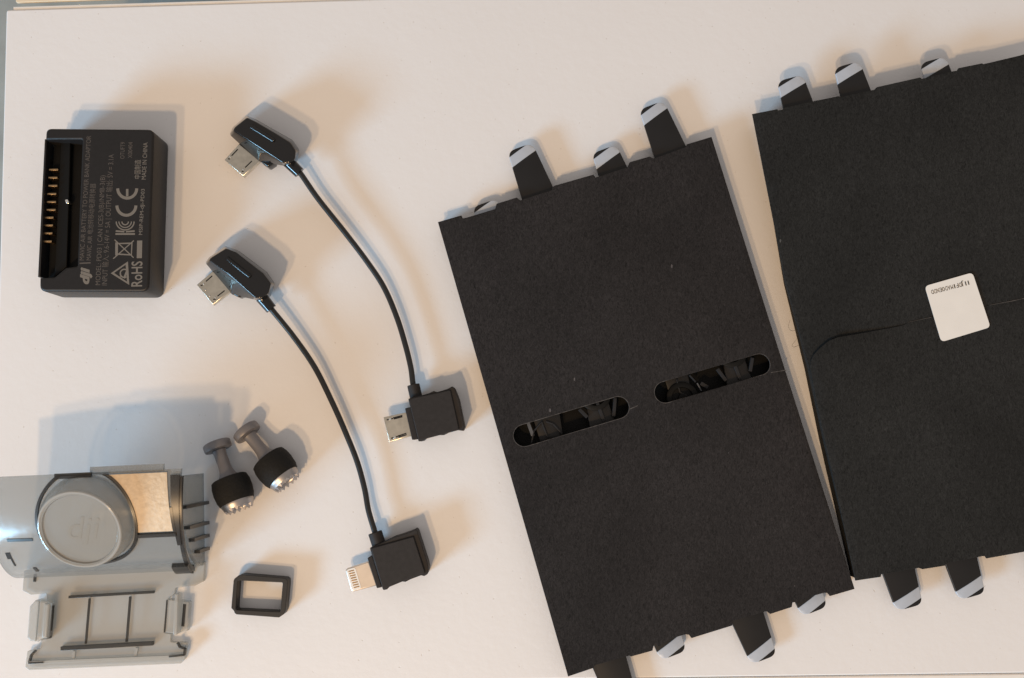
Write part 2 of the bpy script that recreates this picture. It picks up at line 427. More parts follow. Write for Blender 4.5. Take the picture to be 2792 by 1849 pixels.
# ------------------------------------------------------------------ battery adaptor
def build_adaptor():
    h = 12.0
    t = lambda pts, z=h: T(Z1, pts, z)
    c = P(*Z1(500, 850), 0)
    root = empty('battery_adaptor', 'black battery adaptor block with grey printed symbols and gold contact slot', 'adaptor', (c.x, c.y))
    plate('slot_floor', t([(121, 322), (392, 322), (370, 860), (356, 1262), (270, 1272), (188, 1342), (79, 1349)]), 0.1, 7.0, M['recess_shade'], root)
    up = rounded(t([(122, 243), (918, 250), (880, 1448), (74, 1445), (76, 1345), (185, 1338), (268, 1268), (352, 1258), (366, 860), (388, 326), (118, 326)]),
                 [1.9, 1.9, 2.2, 1.9, 0, .3, .3, .4, 0, .4, 0])
    plate('body', up, 0.05, h, M['plastic'], root, bevel=0.6)
    # raised lip along the open side of the contact slot and a step inside it
    plate('slot_lip', t([(112, 322), (128, 322), (80, 1338), (62, 1338)], 10.5), 0.6, 10.5, M['plastic'], root, bevel=0.2)
    plate('slot_step', t([(225, 330), (300, 330), (270, 1262), (195, 1330), (180, 1330)], 9), 6.9, 8.6, M['recess_shade'], root, bevel=0.25)
    plate('latch_pin', rounded(t([(262, 770), (285, 766), (298, 798), (272, 800)], 9.5), 0.3), 8.0, 9.8, M['bright'], root, bevel=0.2)
    for x, y in [(187, 553), (182, 612), (181, 671), (173, 731), (171, 790), (168, 848), (153, 905), (149, 962), (145, 1020), (140, 1080)]:
        q = t([(x - 34, y), (x + 34, y)], 8.6)
        o = plate('contact_blade', quad_strip(q[0], q[1], 0.55), 7.0, 9.4, M['gold'], root, bevel=0.12)
    # port opening in the long side wall
    n = 4
    side = t([(919, 690), (900, 1070)], 6.5)
    e = Vector(side[1]) - Vector(side[0]); e.normalize()
    nn = Vector((-e.y, e.x)); 
    if nn.x < 0: nn = -nn
    # recess frame drawn as a slim dark inset shell standing 0.25 mm proud
    a = Vector(side[0]); b = Vector(side[1])
    bm = bmesh.new()
    prof = rounded([(0, 3.0), ((b - a).length, 3.0), ((b - a).length, 9.4), (0, 9.4)], 1.2)
    lo = [bm.verts.new((*(a + e * s - nn * 0.6), zz)) for s, zz in prof]; hi = [bm.verts.new((*(a + e * s + nn * 0.30), zz)) for s, zz in prof]
    for i in range(len(prof)):
        j = (i + 1) % len(prof); bm.faces.new((lo[i], lo[j], hi[j], hi[i]))
    bm.faces.new(lo); bm.faces.new(hi)
    finish(bm_mesh(bm), 'port', M['print'], root)
    # print
    zt = h + 0.03
    def tx(s, p0, p1, cap, m='ink', **k): text(s, Z1(*p0), Z1(*p1), cap / 2.702 / 9.9, zt, M[m], root, **k)
    tx('MAVIC AIR BATTERY TO POWER BANK ADAPTOR', (402, 1216), (455, 298), 34, 'inkdim')
    tx('MAVIC AIR \u7535\u6c60\u8f6c\u79fb\u52a8\u7535\u6e90\u8f6c\u6362\u5668', (453, 1216), (488, 650), 34, 'inkdim')
    tx('MODEL: PD03 | CAN ICES-3(B)/NMB-3(B)', (522, 1398), (558, 590), 36, 'inkdim')
    tx('INPUT \u8f93\u5165: 9.6-14V = 5A | OUTPUT \u8f93\u51fa: 5V = 3.1A', (572, 1400), (622, 435), 38, 'inkdim')
    tx('RoHS', (829, 1408), (832, 1222), 78, bold=0.015)
    tx('MSIP-REM-dJi-PD03', (832, 1028), (850, 690), 27)
    tx('\u4e2d\u56fd\u5236\u9020', (815, 615), (819, 475), 36)
    tx('MADE IN CHINA', (858, 620), (872, 348), 33)
    tx('OTUFT9', (700, 468), (704, 345), 32, 'inkdim'); tx('X00404', (757, 462), (761, 345), 32, 'inkdim')
    tx('dji', (438, 1392), (440, 1266), 62, name='emblem', bold=0.05, shear=0.25)
    def q(x, y): p = P(*Z1(x, y), zt); return (p.x, p.y)
    def strokes(name, lines, m='ink'):
        bm = bmesh.new()
        for i, (pts, w, closed) in enumerate(lines): ribbon(bm, [q(*p) for p in pts], w / 2.702 / 9.9, zt + 0.002 * i, closed)
        me = bpy.data.meshes.new('s'); bm.to_mesh(me); bm.free()
        return finish(me, name, M[m], root, smooth=0)
    strokes('printed_bar', [([(370, 1238), (452, 1234)], 10, False)], 'inkdim')
    arc = lambda cx, cy, rx, ry, a0, a1, n=18: [(cx + rx * math.cos(math.radians(a0 + (a1 - a0) * i / n)), cy + ry * math.sin(math.radians(a0 + (a1 - a0) * i / n))) for i in range(n + 1)]
    strokes('printed_mark', [(arc(715, 812, 70, 72, 0, 180), 22, False)])
    strokes('printed_mark', [(arc(721, 686, 70, 72, 0, 180), 22, False), ([(721, 745), (721, 690)], 18, False)])
    strokes('printed_mark', [([(612, 1310), (718, 1236), (728, 1385)], 15, True), (arc(700, 1312, 30, 30, 60, 300), 10, False), ([(668, 1330), (700, 1345), (722, 1280)], 9, False)])
    strokes('printed_mark', [([(628, 1064), (768, 1196)], 8, False), ([(770, 1070), (618, 1204)], 8, False), ([(650, 1092), (648, 1170), (752, 1176), (756, 1090)], 9, True), ([(640, 1084), (640, 1180)], 14, False)])
    strokes('printed_mark', [([(634, 1022), (778, 1022)], 13, False), ([(636, 1000), (700, 1005)], 12, False), ([(776, 1000), (712, 1005)], 12, False), (arc(706, 930, 66, 62, 0, 180), 9, False), (arc(706, 930, 46, 44, 0, 180), 8, False), (arc(706, 930, 24, 24, 0, 180), 9, False)])
    strokes('printed_bar', [([(813, 1070), (810, 1200)], 38, False)])
    return root
build_adaptor()

# ------------------------------------------------------------------ short cables
def micro_plug(root, zf, quad, z0, z1, latches, slots):
    pl = plate('plug', T(zf, quad, z1), z0, z1, M['steel'], root, bevel=0.22)
    for x, y, d in latches:
        p = P(*zf(x, y), z1)
        plate('latch', rounded(quad_strip((p.x - d[0] * .45, p.y - d[1] * .45), (p.x + d[0] * .45, p.y + d[1] * .45), 0.62), 0.25), z1 - 0.2, z1 + 0.22, M['bright'], pl, bevel=0.1)
    for a, b in slots:
        q = T(zf, [a, b], z1)
        plate('slot', quad_strip(q[0], q[1], 0.32), z1 - 0.1, z1 + 0.02, M['recess_shade'], pl)
    return pl

def winged_head(root, zf, base, top, bar, bump_, boot, z_hi):
    lv = []
    for pts, z in ((base, 1.6), (base, 4.6)):
        lv.append([Vector((x, y, z)) for x, y in T(zf, pts, z)])
    mid = [((a[0] * 0.35 + b[0] * 0.65), (a[1] * 0.35 + b[1] * 0.65)) for a, b in zip(base, top)]
    lv.append([Vector((x, y, z_hi - 1.6)) for x, y in T(zf, mid, z_hi - 1.6)])
    lv.append([Vector((x, y, z_hi)) for x, y in T(zf, top, z_hi)])
    # shrink the lowest loop so the underside is chamfered
    c = sum(lv[0], Vector()) / len(lv[0])
    lv[0] = [c + (p - c) * 0.86 for p in lv[0]]
    for p in lv[0]: p.z = 0.4
    hd = finish(loft_mesh(lv), 'plug_housing', M['gloss'], root, smooth=28)
    bevel_mod(hd, 0.8, 5, 18)
    q = T(zf, bar, z_hi)
    plate('grip_ridge', rounded(quad_strip(q[0], q[1], 1.15), 0.5), z_hi - 0.4, z_hi + 0.6, M['gloss'], hd, bevel=0.45)
    plate('strain_nub', rounded(T(zf, bump_, 5), 0.7), 1.5, 5.4, M['gloss'], hd, bevel=0.5)
    a = P(*zf(*boot[0]), 5.2); b = P(*zf(*boot[1]), 4.6)
    finish(tube_mesh([a, a.lerp(b, .35), a.lerp(b, .7), b], lambda t: 1.75 - 0.15 * t, 18), 'cord_boot', M['gloss'], root)
    return b

def block_end(root, zf, wavy, face, step, collar, zt, r):
    bl = plate('plug_block', rounded(T(zf, wavy, zt - 0.5), 0.35, 3), 0.25, zt - 0.55, M['matte'], root, bevel=0.25)
    plate('block_face', rounded(T(zf, face, zt), 0.35, 3), zt - 1.2, zt, M['matte'], bl, bevel=0.22)
    plate('plug_shoulder', rounded(T(zf, step, zt - 1.4), 0.3, 3), 1.2, zt - 1.4, M['matte'], root, bevel=0.2)
    zc = zt * 0.52
    a = P(*zf(*collar[0]), zc); b = P(*zf(*collar[1]), zc)
    d = (b - a).normalized()
    finish(lathe_mesh([(0, r * .92), (.15, r), ((b - a).length + .8, r)], a, d, 20), 'cord_collar', M['matte'], root)
    return a, d

def cable(name, label, head_args, block_args, mids, plug_kind):
    zf, base, top, bar, bump_, boot, zh = head_args
    c = P(*ID(*mids[len(mids) // 2]), 0)
    root = empty(name, label, 'cable', (c.x, c.y), 'short charging cables lying on the box')
    end = winged_head(root, zf, base, top, bar, bump_, boot, zh)
    a, d = block_end(root, *block_args)
    pts = [end - (P(*zf(*boot[1]), 4.6) - P(*zf(*boot[0]), 4.6)).normalized() * 1.0, end + (P(*zf(*boot[1]), 4.6) - P(*zf(*boot[0]), 4.6)).normalized() * 0.8]
    n = len(mids)
    for i, m in enumerate(mids):
        s = (i + 1) / (n + 1)
        pts.append(P(*m, 4.4 * (1 - s) + a.z * s - 0.5 * math.sin(math.pi * s)))
    pts += [a - d * 0.8, a + d * 1.0]
    finish(tube_mesh(catmull(pts, 8), 0.80, 14), 'cord', M['cord'], root)
    return root

DQ = 1 / 0.8481
mA = [(x * DQ, y * DQ) for x, y in [(735, 459), (797, 537), (848, 604), (888, 665), (918, 735), (938, 800), (950, 850)]]
rA = cable('charging_cable', 'black cable with micro plug on a square block pointing at the card sleeve side', (
    Z2,
    [(590, 715), (1040, 1130), (1450, 1195), (1560, 1190), (1640, 1110), (1662, 940), (1565, 800), (1300, 650), (1000, 480), (850, 420), (640, 600)],
    [(655, 650), (1020, 885), (1395, 1140), (1510, 1150), (1590, 1080), (1600, 960), (1520, 835), (1290, 690), (1000, 520), (862, 452), (668, 606)],
    [(905, 580), (1285, 815)],
    [(1060, 1125), (1110, 1050), (1300, 1060), (1280, 1150), (1185, 1215)],
    [(1480, 1120), (1662, 1298)], 10.6),
    (Z4,
     [(1095, 655), (1300, 602), (1380, 578), (1455, 545), (1505, 560), (1640, 520), (1715, 480), (1745, 500), (1805, 650), (1890, 1055), (1865, 1105), (1780, 1095), (1650, 1130), (1580, 1165), (1520, 1165), (1335, 1212), (1300, 1245), (1240, 1258)],
     [(1102, 658), (1690, 532), (1812, 1088), (1240, 1246)],
     [(1050, 790), (1130, 770), (1235, 1220), (1150, 1235)],
     [(1168, 458), (1205, 625)], 7.3, 1.75),
    mA, 'micro')
micro_plug(rA, Z2, [(515, 1095), (740, 850), (1050, 1110), (800, 1350)], 3.0, 5.0,
           [(600, 1052, (.35, .3)), (803, 1250, (.35, .3))],
           [((570, 1082), (600, 1085)), ((625, 1035), (720, 935)), ((778, 1275), (812, 1268)), ((830, 1215), (935, 1115))])
rA_block_plug = micro_plug(rA, Z4, [(750, 915), (1080, 843), (1165, 1172), (828, 1266)], 2.6, 4.6,
           [(842, 943, (.8, .15)), (908, 1199, (.8, .15))],
           [((795, 953), (885, 932)), ((885, 925), (1015, 890)), ((895, 940), (1015, 908)), ((855, 1212), (950, 1185)), ((950, 1180), (1070, 1140)), ((960, 1195), (1075, 1160))])

mB = [(x * DQ, y * DQ) for x, y in [(680, 780), (728, 850), (768, 930), (799, 1000), (826, 1068), (843, 1130), (852, 1180)]]
rB = cable('charging_cable', 'black cable with white and gold pin plug on a square block beside the ring', (
    Z3,
    [(335, 770), (740, 1255), (1075, 1325), (1190, 1370), (1340, 1275), (1400, 1080), (1280, 910), (1060, 740), (830, 570), (640, 508), (385, 685)],
    [(400, 725), (720, 960), (1095, 1300), (1200, 1310), (1300, 1220), (1335, 1080), (1220, 930), (1020, 775), (810, 610), (655, 548), (420, 695)],
    [(660, 690), (1030, 985)],
    [(750, 1250), (800, 1160), (980, 1190), (960, 1250), (850, 1295)],
    [(1190, 1290), (1345, 1475)], 10.6),
    (Z5,
     [(715, 640), (950, 540), (1090, 472), (1200, 440), (1370, 380), (1415, 350), (1442, 372), (1600, 860), (1618, 960), (1600, 1040), (1550, 1072), (1500, 1060), (1340, 1120), (1262, 1160), (1210, 1155), (1030, 1225), (980, 1275), (920, 1287)],
     [(735, 645), (1385, 465), (1560, 1010), (1550, 1035), (1480, 1045), (915, 1278)],
     [(680, 795), (755, 755), (905, 1240), (825, 1257)],
     [(797, 400), (858, 590)], 6.4, 1.95),
    mB, 'pin')
micro_plug(rB, Z3, [(205, 1100), (450, 890), (740, 1180), (450, 1408)], 3.0, 5.0,
           [(310, 1085, (.35, .25)), (490, 1300, (.35, .25)), (335, 1175, (.25, .1)), (405, 1268, (.25, .1))],
           [((262, 1110), (295, 1108)), ((345, 1050), (440, 965)), ((455, 1325), (500, 1318)), ((520, 1275), (630, 1190))])
pl = plate('plug', rounded(T(Z5, [(338, 962), (705, 840), (830, 1215), (438, 1318)], 4.2), [0.9, 0, 0, 0.9]), 2.7, 4.2, M['lightsteel'], rB, bevel=0.35)
ins = plate('contact_insert', rounded(T(Z5, [(362, 972), (495, 935), (592, 1258), (458, 1298)], 4.3), 0.7), 3.9, 4.28, M['whiteplastic'], pl, bevel=0.06)
for i in range(8):
    s = i / 7
    x0, y0 = 392 + 82 * s, 1000 + 246 * s
    q = T(Z5, [(x0, y0), (x0 + 84, y0 - 20)], 4.3)
    plate('contact_pin', quad_strip(q[0], q[1], 0.33), 4.2, 4.33, M['gold'], ins, bevel=0.02)

# ------------------------------------------------------------------ control sticks
def stick(label, cap_top, dirv, scale=1.0):
    """lathe lying on the box: cap end and head end both touch the surface"""
    S = 1 / 4.611 / 9.75          # crop px -> mm
    d2 = Vector((dirv[0], -dirv[1])).normalized()
    z_cap, z_head = 3.75, 5.25
    L = 700 * S
    a = P(*Z7(*cap_top), z_cap)
    ax = Vector((d2.x * L, d2.y * L, z_head - z_cap)).normalized()
    c = a + ax * L * 0.5
    root = empty('control_stick', label, 'control stick', (c.x, c.y), 'pair of control sticks')
    p = lambda prof: [(t * S, r * S) for t, r in prof]
    finish(lathe_mesh(p([(0, 0), (0, 150), (8, 165), (20, 172), (88, 172), (100, 166), (104, 150), (104, 80)]), a, ax, 40), 'cap', M['alu'], root)
    finish(lathe_mesh(p([(100, 78), (118, 86), (150, 78), (300, 76), (370, 82), (430, 100), (480, 135), (500, 150)]), a, ax, 40), 'stem', M['alu'], root)
    finish(lathe_mesh(p([(478, 120), (482, 205), (492, 220), (560, 238), (640, 242), (740, 232), (795, 212), (800, 190)]), a, ax, 48), 'rubber_grip', M['grip'], root)
    cr = finish(lathe_mesh(p([(795, 200), (815, 200), (832, 192), (868, 180), (872, 138), (850, 130), (850, 0)]), a, ax, 48), 'crown', M['silver'], root)
    # teeth round the end of the crown
    ref = Vector((0, 0, 1)); sx = ax.cross(ref).normalized(); sy = sx.cross(ax)
    for ring, (n, rr, w, hh) in enumerate(((15, 156, 26, 42),)):
        for k in range(n):
            an = 2 * math.pi * k / n
            rad = sx * math.cos(an) + sy * math.sin(an); tan = -sx * math.sin(an) + sy * math.cos(an)
            cc = a + ax * 866 * S + rad * rr * S
            bm = bmesh.new()
            vs = [bm.verts.new(cc + rad * (i * w * S) + tan * (j * w * S)) for i, j in ((1, 1), (-1, 1), (-1, -1), (1, -1))]
            tip = bm.verts.new(cc + ax * hh * S + rad * 4 * S)
            bm.faces.new(vs)
            for i in range(4): bm.faces.new((vs[i], vs[(i + 1) % 4], tip))
            finish(bm_mesh(bm), 'tooth', M['silver'], cr, smooth=0)
    return root
stick('small control stick with black grip standing nearer the clear gimbal cover', (318, 488), (0.385, 0.923))
stick('small control stick with black grip leaning away from the clear gimbal cover', (672, 318), (0.655, 0.756))

# ------------------------------------------------------------------ rectangular ring
def ring():
    h = 4.0
    outer = T(Z8, [(540, 470), (1630, 550), (1555, 1315), (575, 1252), (560, 1195), (497, 1140)], h)
    outer = T(Z8, [(545, 600), (560, 560), (640, 495), (720, 475), (1550, 545), (1600, 585), (1600, 680), (1555, 1180), (1520, 1250), (1430, 1312), (600, 1252), (565, 1225), (555, 1185), (500, 1130)], h)
    inner_ = T(Z8, [(628, 592), (1502, 632), (1452, 1202), (588, 1162)], h)
    c = P(*Z8(1050, 900), 0)
    root = empty('rubber_ring', 'small black rectangular frame ring lying flat beside the control sticks', 'ring', (c.x, c.y))
    plate('band', rounded(outer, 0.5, 3), 0.03, h, M['rubber'], root, holes=[rounded(inner_, 0.4, 4)], bevel=0.16)
ring()

# ------------------------------------------------------------------ clear gimbal cover
def gimbal():
    hl = P(*ZP(250, 92), 1.0); hr = P(*ZP(2205, 2), 1.0)
    ex = (hr - hl); LEN = ex.length; ex.normalize(); ey = Vector((-ex.y, ex.x, 0)); ez = Vector((0, 0, 1))
    c = hl + ex * LEN / 2
    root = empty('gimbal_cover', 'smoky clear plastic cover with round bubble and flat hinged plate', 'cover', (c.x, c.y))
    RY, RZ = 27.0, 22.5
    ue = LEN - 0.8
    rim = lambda a, d=0.0: LEN - 2.6 + 4.4 * a / 90 + d
    def S(u, a, off=0.0):
        a = math.radians(a)
        p = hl + ex * u + ey * (RY * (1 - math.cos(a))) + ez * (0.8 + RZ * math.sin(a) * (1 - 0.16 * max(0, (30 - u) / 30) ** 2))
        n = (-ey * math.cos(a) * RZ + ez * math.sin(a) * RY).normalized()
        return p + n * off
    def patch(name, u0, u1, a0, a1, off, th, m, nu=10, na=14, par=root):
        bm = bmesh.new(); g = {}
        for k, o in enumerate((off, off + th)):
            for i in range(nu + 1):
                for j in range(na + 1):
                    aa = a0 + (a1 - a0) * j / na
                    ul = u0(aa) if callable(u0) else u0; ur = u1(aa) if callable(u1) else u1
                    uu = ul + (ur - ul) * i / nu
                    g[k, i, j] = bm.verts.new(S(uu, a0 + (a1 - a0) * j / na, o))
        for i in range(nu):
            for j in range(na):
                bm.faces.new((g[1, i, j], g[1, i + 1, j], g[1, i + 1, j + 1], g[1, i, j + 1]))
                bm.faces.new((g[0, i, j], g[0, i, j + 1], g[0, i + 1, j + 1], g[0, i + 1, j]))
        for i in range(nu):
            bm.faces.new((g[0, i, 0], g[0, i + 1, 0], g[1, i + 1, 0], g[1, i, 0])); bm.faces.new((g[0, i, na], g[1, i, na], g[1, i + 1, na], g[0, i + 1, na]))
        for j in range(na):
            bm.faces.new((g[0, 0, j], g[1, 0, j], g[1, 0, j + 1], g[0, 0, j + 1])); bm.faces.new((g[0, nu, j], g[0, nu, j + 1], g[1, nu, j + 1], g[1, nu, j]))
        return finish(bm_mesh(bm), name, m, par)
    def find(px, py, off=1.0):
        """place on the shell that lies under a photograph pixel"""
        best = None
        for i in range(121):
            for j in range(91):
                p = S(LEN * i / 120, j, off); g = P(px, py, p.z)
                d = (Vector((g.x, g.y)) - Vector((p.x, p.y))).length
                if best is None or d < best[0]: best = (d, LEN * i / 120, j)
        return best[1], best[2]
    sh = patch('shell', 0, rim, 0, 90, 0, 1.1, M['shell'], 16, 24)
    ub, ab = find(234, 1424)
    # bubble stands on the shell, leaning a little forward
    ax = (ez - ey * 0.42 - ex * 0.05).normalized()
    b0 = S(ub, ab, 0) - ax * 2.0
    # frosted window panel and its dark frame lines
    uf, af = find(482, 1452); uf2, _ = find(455, 1300)
    patch('frosted_panel', lambda a: ub + math.sqrt(max(12.7 ** 2 - ((a - ab) * 25 * math.pi / 180) ** 2, 4.0)), uf2, af + 2, 88.5, 1.15, 0.35, M['frost'], 6, 12)
    patch('frame_line', ub + 12.5, ue - 0.2, af - 1.2, af + 1.0, 1.15, 0.7, M['shellrib'], 8, 2)
    patch('frame_line', uf2 + 0.1, uf2 + 0.8, af, 70, 1.15, 0.5, M['shellrib'], 2, 10)
    patch('end_wedge', lambda a: uf2 + 0.9 - 0.6 * (88 - a) / 40, rim, 46, 87, 1.2, 0.4, M['shellrib'], 3, 8)
    patch('rear_lip', ub + 2, uf2 - 1, 89, 93, 0.2, 0.8, M['shell'], 6, 3)
    patch('rear_slot', ub - 7, ub + 2.5, 87.5, 90.3, 1.12, 0.5, M['print'], 4, 2)
    for x0, y0, x1, y1 in ((22, 1478, 90, 1466), (14, 1506, 34, 1520), (30, 1520, 46, 1540), (92, 1546, 108, 1556)):
        (u0, a0), (u1, a1) = find(x0, y0), find(x1, y1)
        am = (a0 + a1) / 2; aw = 0.9 if abs(x1 - x0) > 40 else max(1.5, abs(a1 - a0) / 2)
        patch('rib', min(u0, u1), max(u0, u1), max(am - aw, 0.5), am + aw, 1.12, 0.25, M['shellrib'], 4, 2)
    bub = finish(lathe_mesh([(0, 12.1), (2.5, 12.0), (4.2, 11.6), (5.2, 11.2), (6.0, 11.0), (6.6, 10.7), (6.9, 10.2), (6.9, 9.6), (6.5, 9.35), (6.5, 5), (6.5, 0)], b0, ax, 64, cap=False), 'bubble', M['disc'], root, smooth=20)
    finish(lathe_mesh([(6.3, 10.75), (6.75, 10.75), (7.05, 10.55), (7.1, 10.25), (6.95, 10.0), (6.52, 9.95)], b0, ax, 64, cap=False), 'bubble_rim', M['rim_highlight'], bub)  # added ring, coloured as the highlight round the disc edge
    # dark joint round the bubble foot, lying on the shell
    bm = bmesh.new(); NS = 72; rings = []
    for r, off in ((12.35, 1.1), (12.45, 1.8), (13.1, 1.8), (13.3, 1.1)):
        ring_ = []
        for k in range(NS):
            an = 2 * math.pi * k / NS
            da = math.degrees(r * math.sin(an) / 25.0)
            ring_.append(bm.verts.new(S(ub + r * math.cos(an), min(ab + da, 89), off)))
        rings.append(ring_)
    for i in range(4):
        a_, b_ = rings[i], rings[(i + 1) % 4]
        for k in range(NS): bm.faces.new((a_[k], a_[(k + 1) % NS], b_[(k + 1) % NS], b_[k]))
    finish(bm_mesh(bm), 'bubble_joint', M['shellrib'], bub)
    # raised "dji" emblem
    ctr = b0 + ax * 6.54; rx = (ex - ax * ex.dot(ax)).normalized(); ry = ax.cross(ex).normalized()
    cu = bpy.data.curves.new('t', 'FONT'); cu.body = 'dji'; cu.size = 9.0; cu.shear = 0.3; cu.extrude = 0.02; cu.bevel_depth = 0.01; cu.align_x = 'CENTER'; cu.align_y = 'CENTER'
    ob = bpy.data.objects.new('t', cu); col.objects.link(ob)
    me = bpy.data.meshes.new_from_object(ob.evaluated_get(bpy.context.evaluated_depsgraph_get())); bpy.data.objects.remove(ob); bpy.data.curves.remove(cu)
    for v in me.vertices:
        q = v.co.copy(); v.co = ctr + rx * q.x + ry * q.y + ax * q.z
    finish(me, 'emblem', M['disc'], bub)
    # end wall: quarter-ellipse with vertical ribs
    def wall(name, u0, u1, a0, a1, m, zb=0.6, inset=0.0):
        bm = bmesh.new(); n = 14; lo, hi = [], []
        prof = [S(0, a0 + (a1 - a0) * i / n) for i in range(n + 1)]
        pr = [((p - hl).dot(ey), p.z - inset) for p in prof]
        pr = pr + [(pr[-1][0], zb), (pr[0][0], zb)]
        for y, z in pr:
            b = hl + ey * y; lo.append(bm.verts.new((b + ex * u0).xy.to_3d() + ez * z)); hi.append(bm.verts.new((b + ex * u1).xy.to_3d() + ez * z))
        k = len(pr)
        for i in range(k): bm.faces.new((lo[i], lo[(i + 1) % k], hi[(i + 1) % k], hi[i]))
        bm.faces.new(lo); bm.faces.new(hi)
        return finish(bm_mesh(bm), name, m, root)
    wall('end_wall', ue - 0.2, ue + 0.7, 3, 86, M['shell'], inset=0.2)
    patch('end_rim', lambda a: rim(a, -0.5), lambda a: rim(a, 0.6), 6, 86, 0.2, 1.1, M['shellrib'], 2, 20)
    for yy, zt in ((17.0, 20), (11.5, 17.5), (8.0, 14), (4.5, 9.5)):
        b = hl + ey * yy + ex * (ue + 0.6)
        q0 = b; q1 = b + ex * 1.6
        plate('rib', quad_strip((q0.x, q0.y), (q1.x, q1.y), 0.9), 0.8, zt, M['shellrib'], root)
    # dark latch near the lower end of the rim
    patch('latch', lambda a: rim(a, -3.8), lambda a: rim(a, 0.5), 14, 27, 0.9, 1.3, M['shellrib'], 3, 4)
    # flat plate hinged at the foot
    zt = 2.0
    t = lambda pts, z=zt: T(ZP, pts, z)
    out = t([(258, 60), (240, 280), (330, 325), (498, 310), (505, 400), (560, 440), (525, 795), (440, 800), (435, 905), (292, 930), (270, 1105), (312, 1135),
             (1940, 1065), (1995, 1005), (2008, 838), (1835, 830), (1842, 745), (1762, 730), (1800, 370), (1880, 310), (1890, 246), (2100, 225), (2190, 180), (2205, -30)])
    base = plate('hinge_plate', rounded(out, 0.35, 3), 0.25, zt, M['base'], root, bevel=0.2)
    def rib(a, b, w, z1, m='shellrib', z0=zt - .1, nm='rib'):
        q = t([a, b], z1); plate(nm, quad_strip(q[0], q[1], w), z0, z1, M[m], base, bevel=0.08)
    rib((735, 350), (1650, 296), 0.65, 3.2); rib((650, 905), (1640, 850), 1.0, 3.4)
    rib((960, 365), (918, 850), 0.50, 2.5); rib((1398, 345), (1358, 830), 0.55, 2.5)
    rib((795, 930), (785, 1010), 0.8, 2.6, 'base'); rib((1472, 895), (1452, 985), 0.8, 2.6, 'base')
    rib((310, 1055), (1990, 985), 0.75, 3.0, 'base'); rib((302, 1060), (465, 1052), 0.45, 3.1); rib((1815, 992), (1985, 975), 0.4, 3.1)
    rib((375, 100), (368, 185), 0.7, 2.4); rib((2070, 0), (2062, 95), 0.8, 2.4)
    rib((372, 930), (330, 975), 0.5, 3.0); rib((330, 975), (308, 1050), 0.5, 3.0)
    rib((1905, 840), (1930, 890), 0.5, 3.0); rib((1930, 890), (1985, 905), 0.5, 3.0); rib((1988, 905), (1978, 975), 0.6, 3.0)
    # side clips
    cl = plate('side_clip', rounded(t([(283, 790), (310, 450), (372, 383), (545, 400), (515, 792), (440, 800), (400, 835), (315, 825)], 4.5), 0.5, 3), 0.3, 4.2, M['base'], root, bevel=0.5)
    q = t([(408, 395), (370, 825)], 5); plate('clip_ridge', quad_strip(q[0], q[1], 0.35), 4.1, 4.7, M['base'], cl, bevel=0.1)
    q = t([(505, 420), (470, 790)], 6); plate('clip_ridge', quad_strip(q[0], q[1], 1.5), 4.1, 6.0, M['base'], cl, bevel=0.5)
    q = t([(556, 440), (525, 792)], 3); plate('clip_gap', quad_strip(q[0], q[1], 0.8), 2.1, 3.2, M['shellrib'], cl)
    cr = plate('side_clip', rounded(t([(1770, 730), (1803, 372), (2035, 400), (2015, 715), (1870, 745)], 3.2), 0.3, 3), 0.4, 3.0, M['base'], root, bevel=0.3)
    q = t([(1905, 312), (1888, 750)], 6); plate('clip_ridge', quad_strip(q[0], q[1], 0.95), 2.8, 6.5, M['base'], cr, bevel=0.2)
    q = t([(1985, 425), (1965, 665)], 3.2); plate('clip_gap', quad_strip(q[0], q[1], 0.8), 2.9, 3.1, M['shellrib'], cr)
    q = t([(1795, 380), (1768, 728)], 3.2); plate('clip_gap', quad_strip(q[0], q[1], 0.35), 2.9, 3.15, M['shellrib'], cr)
gimbal()

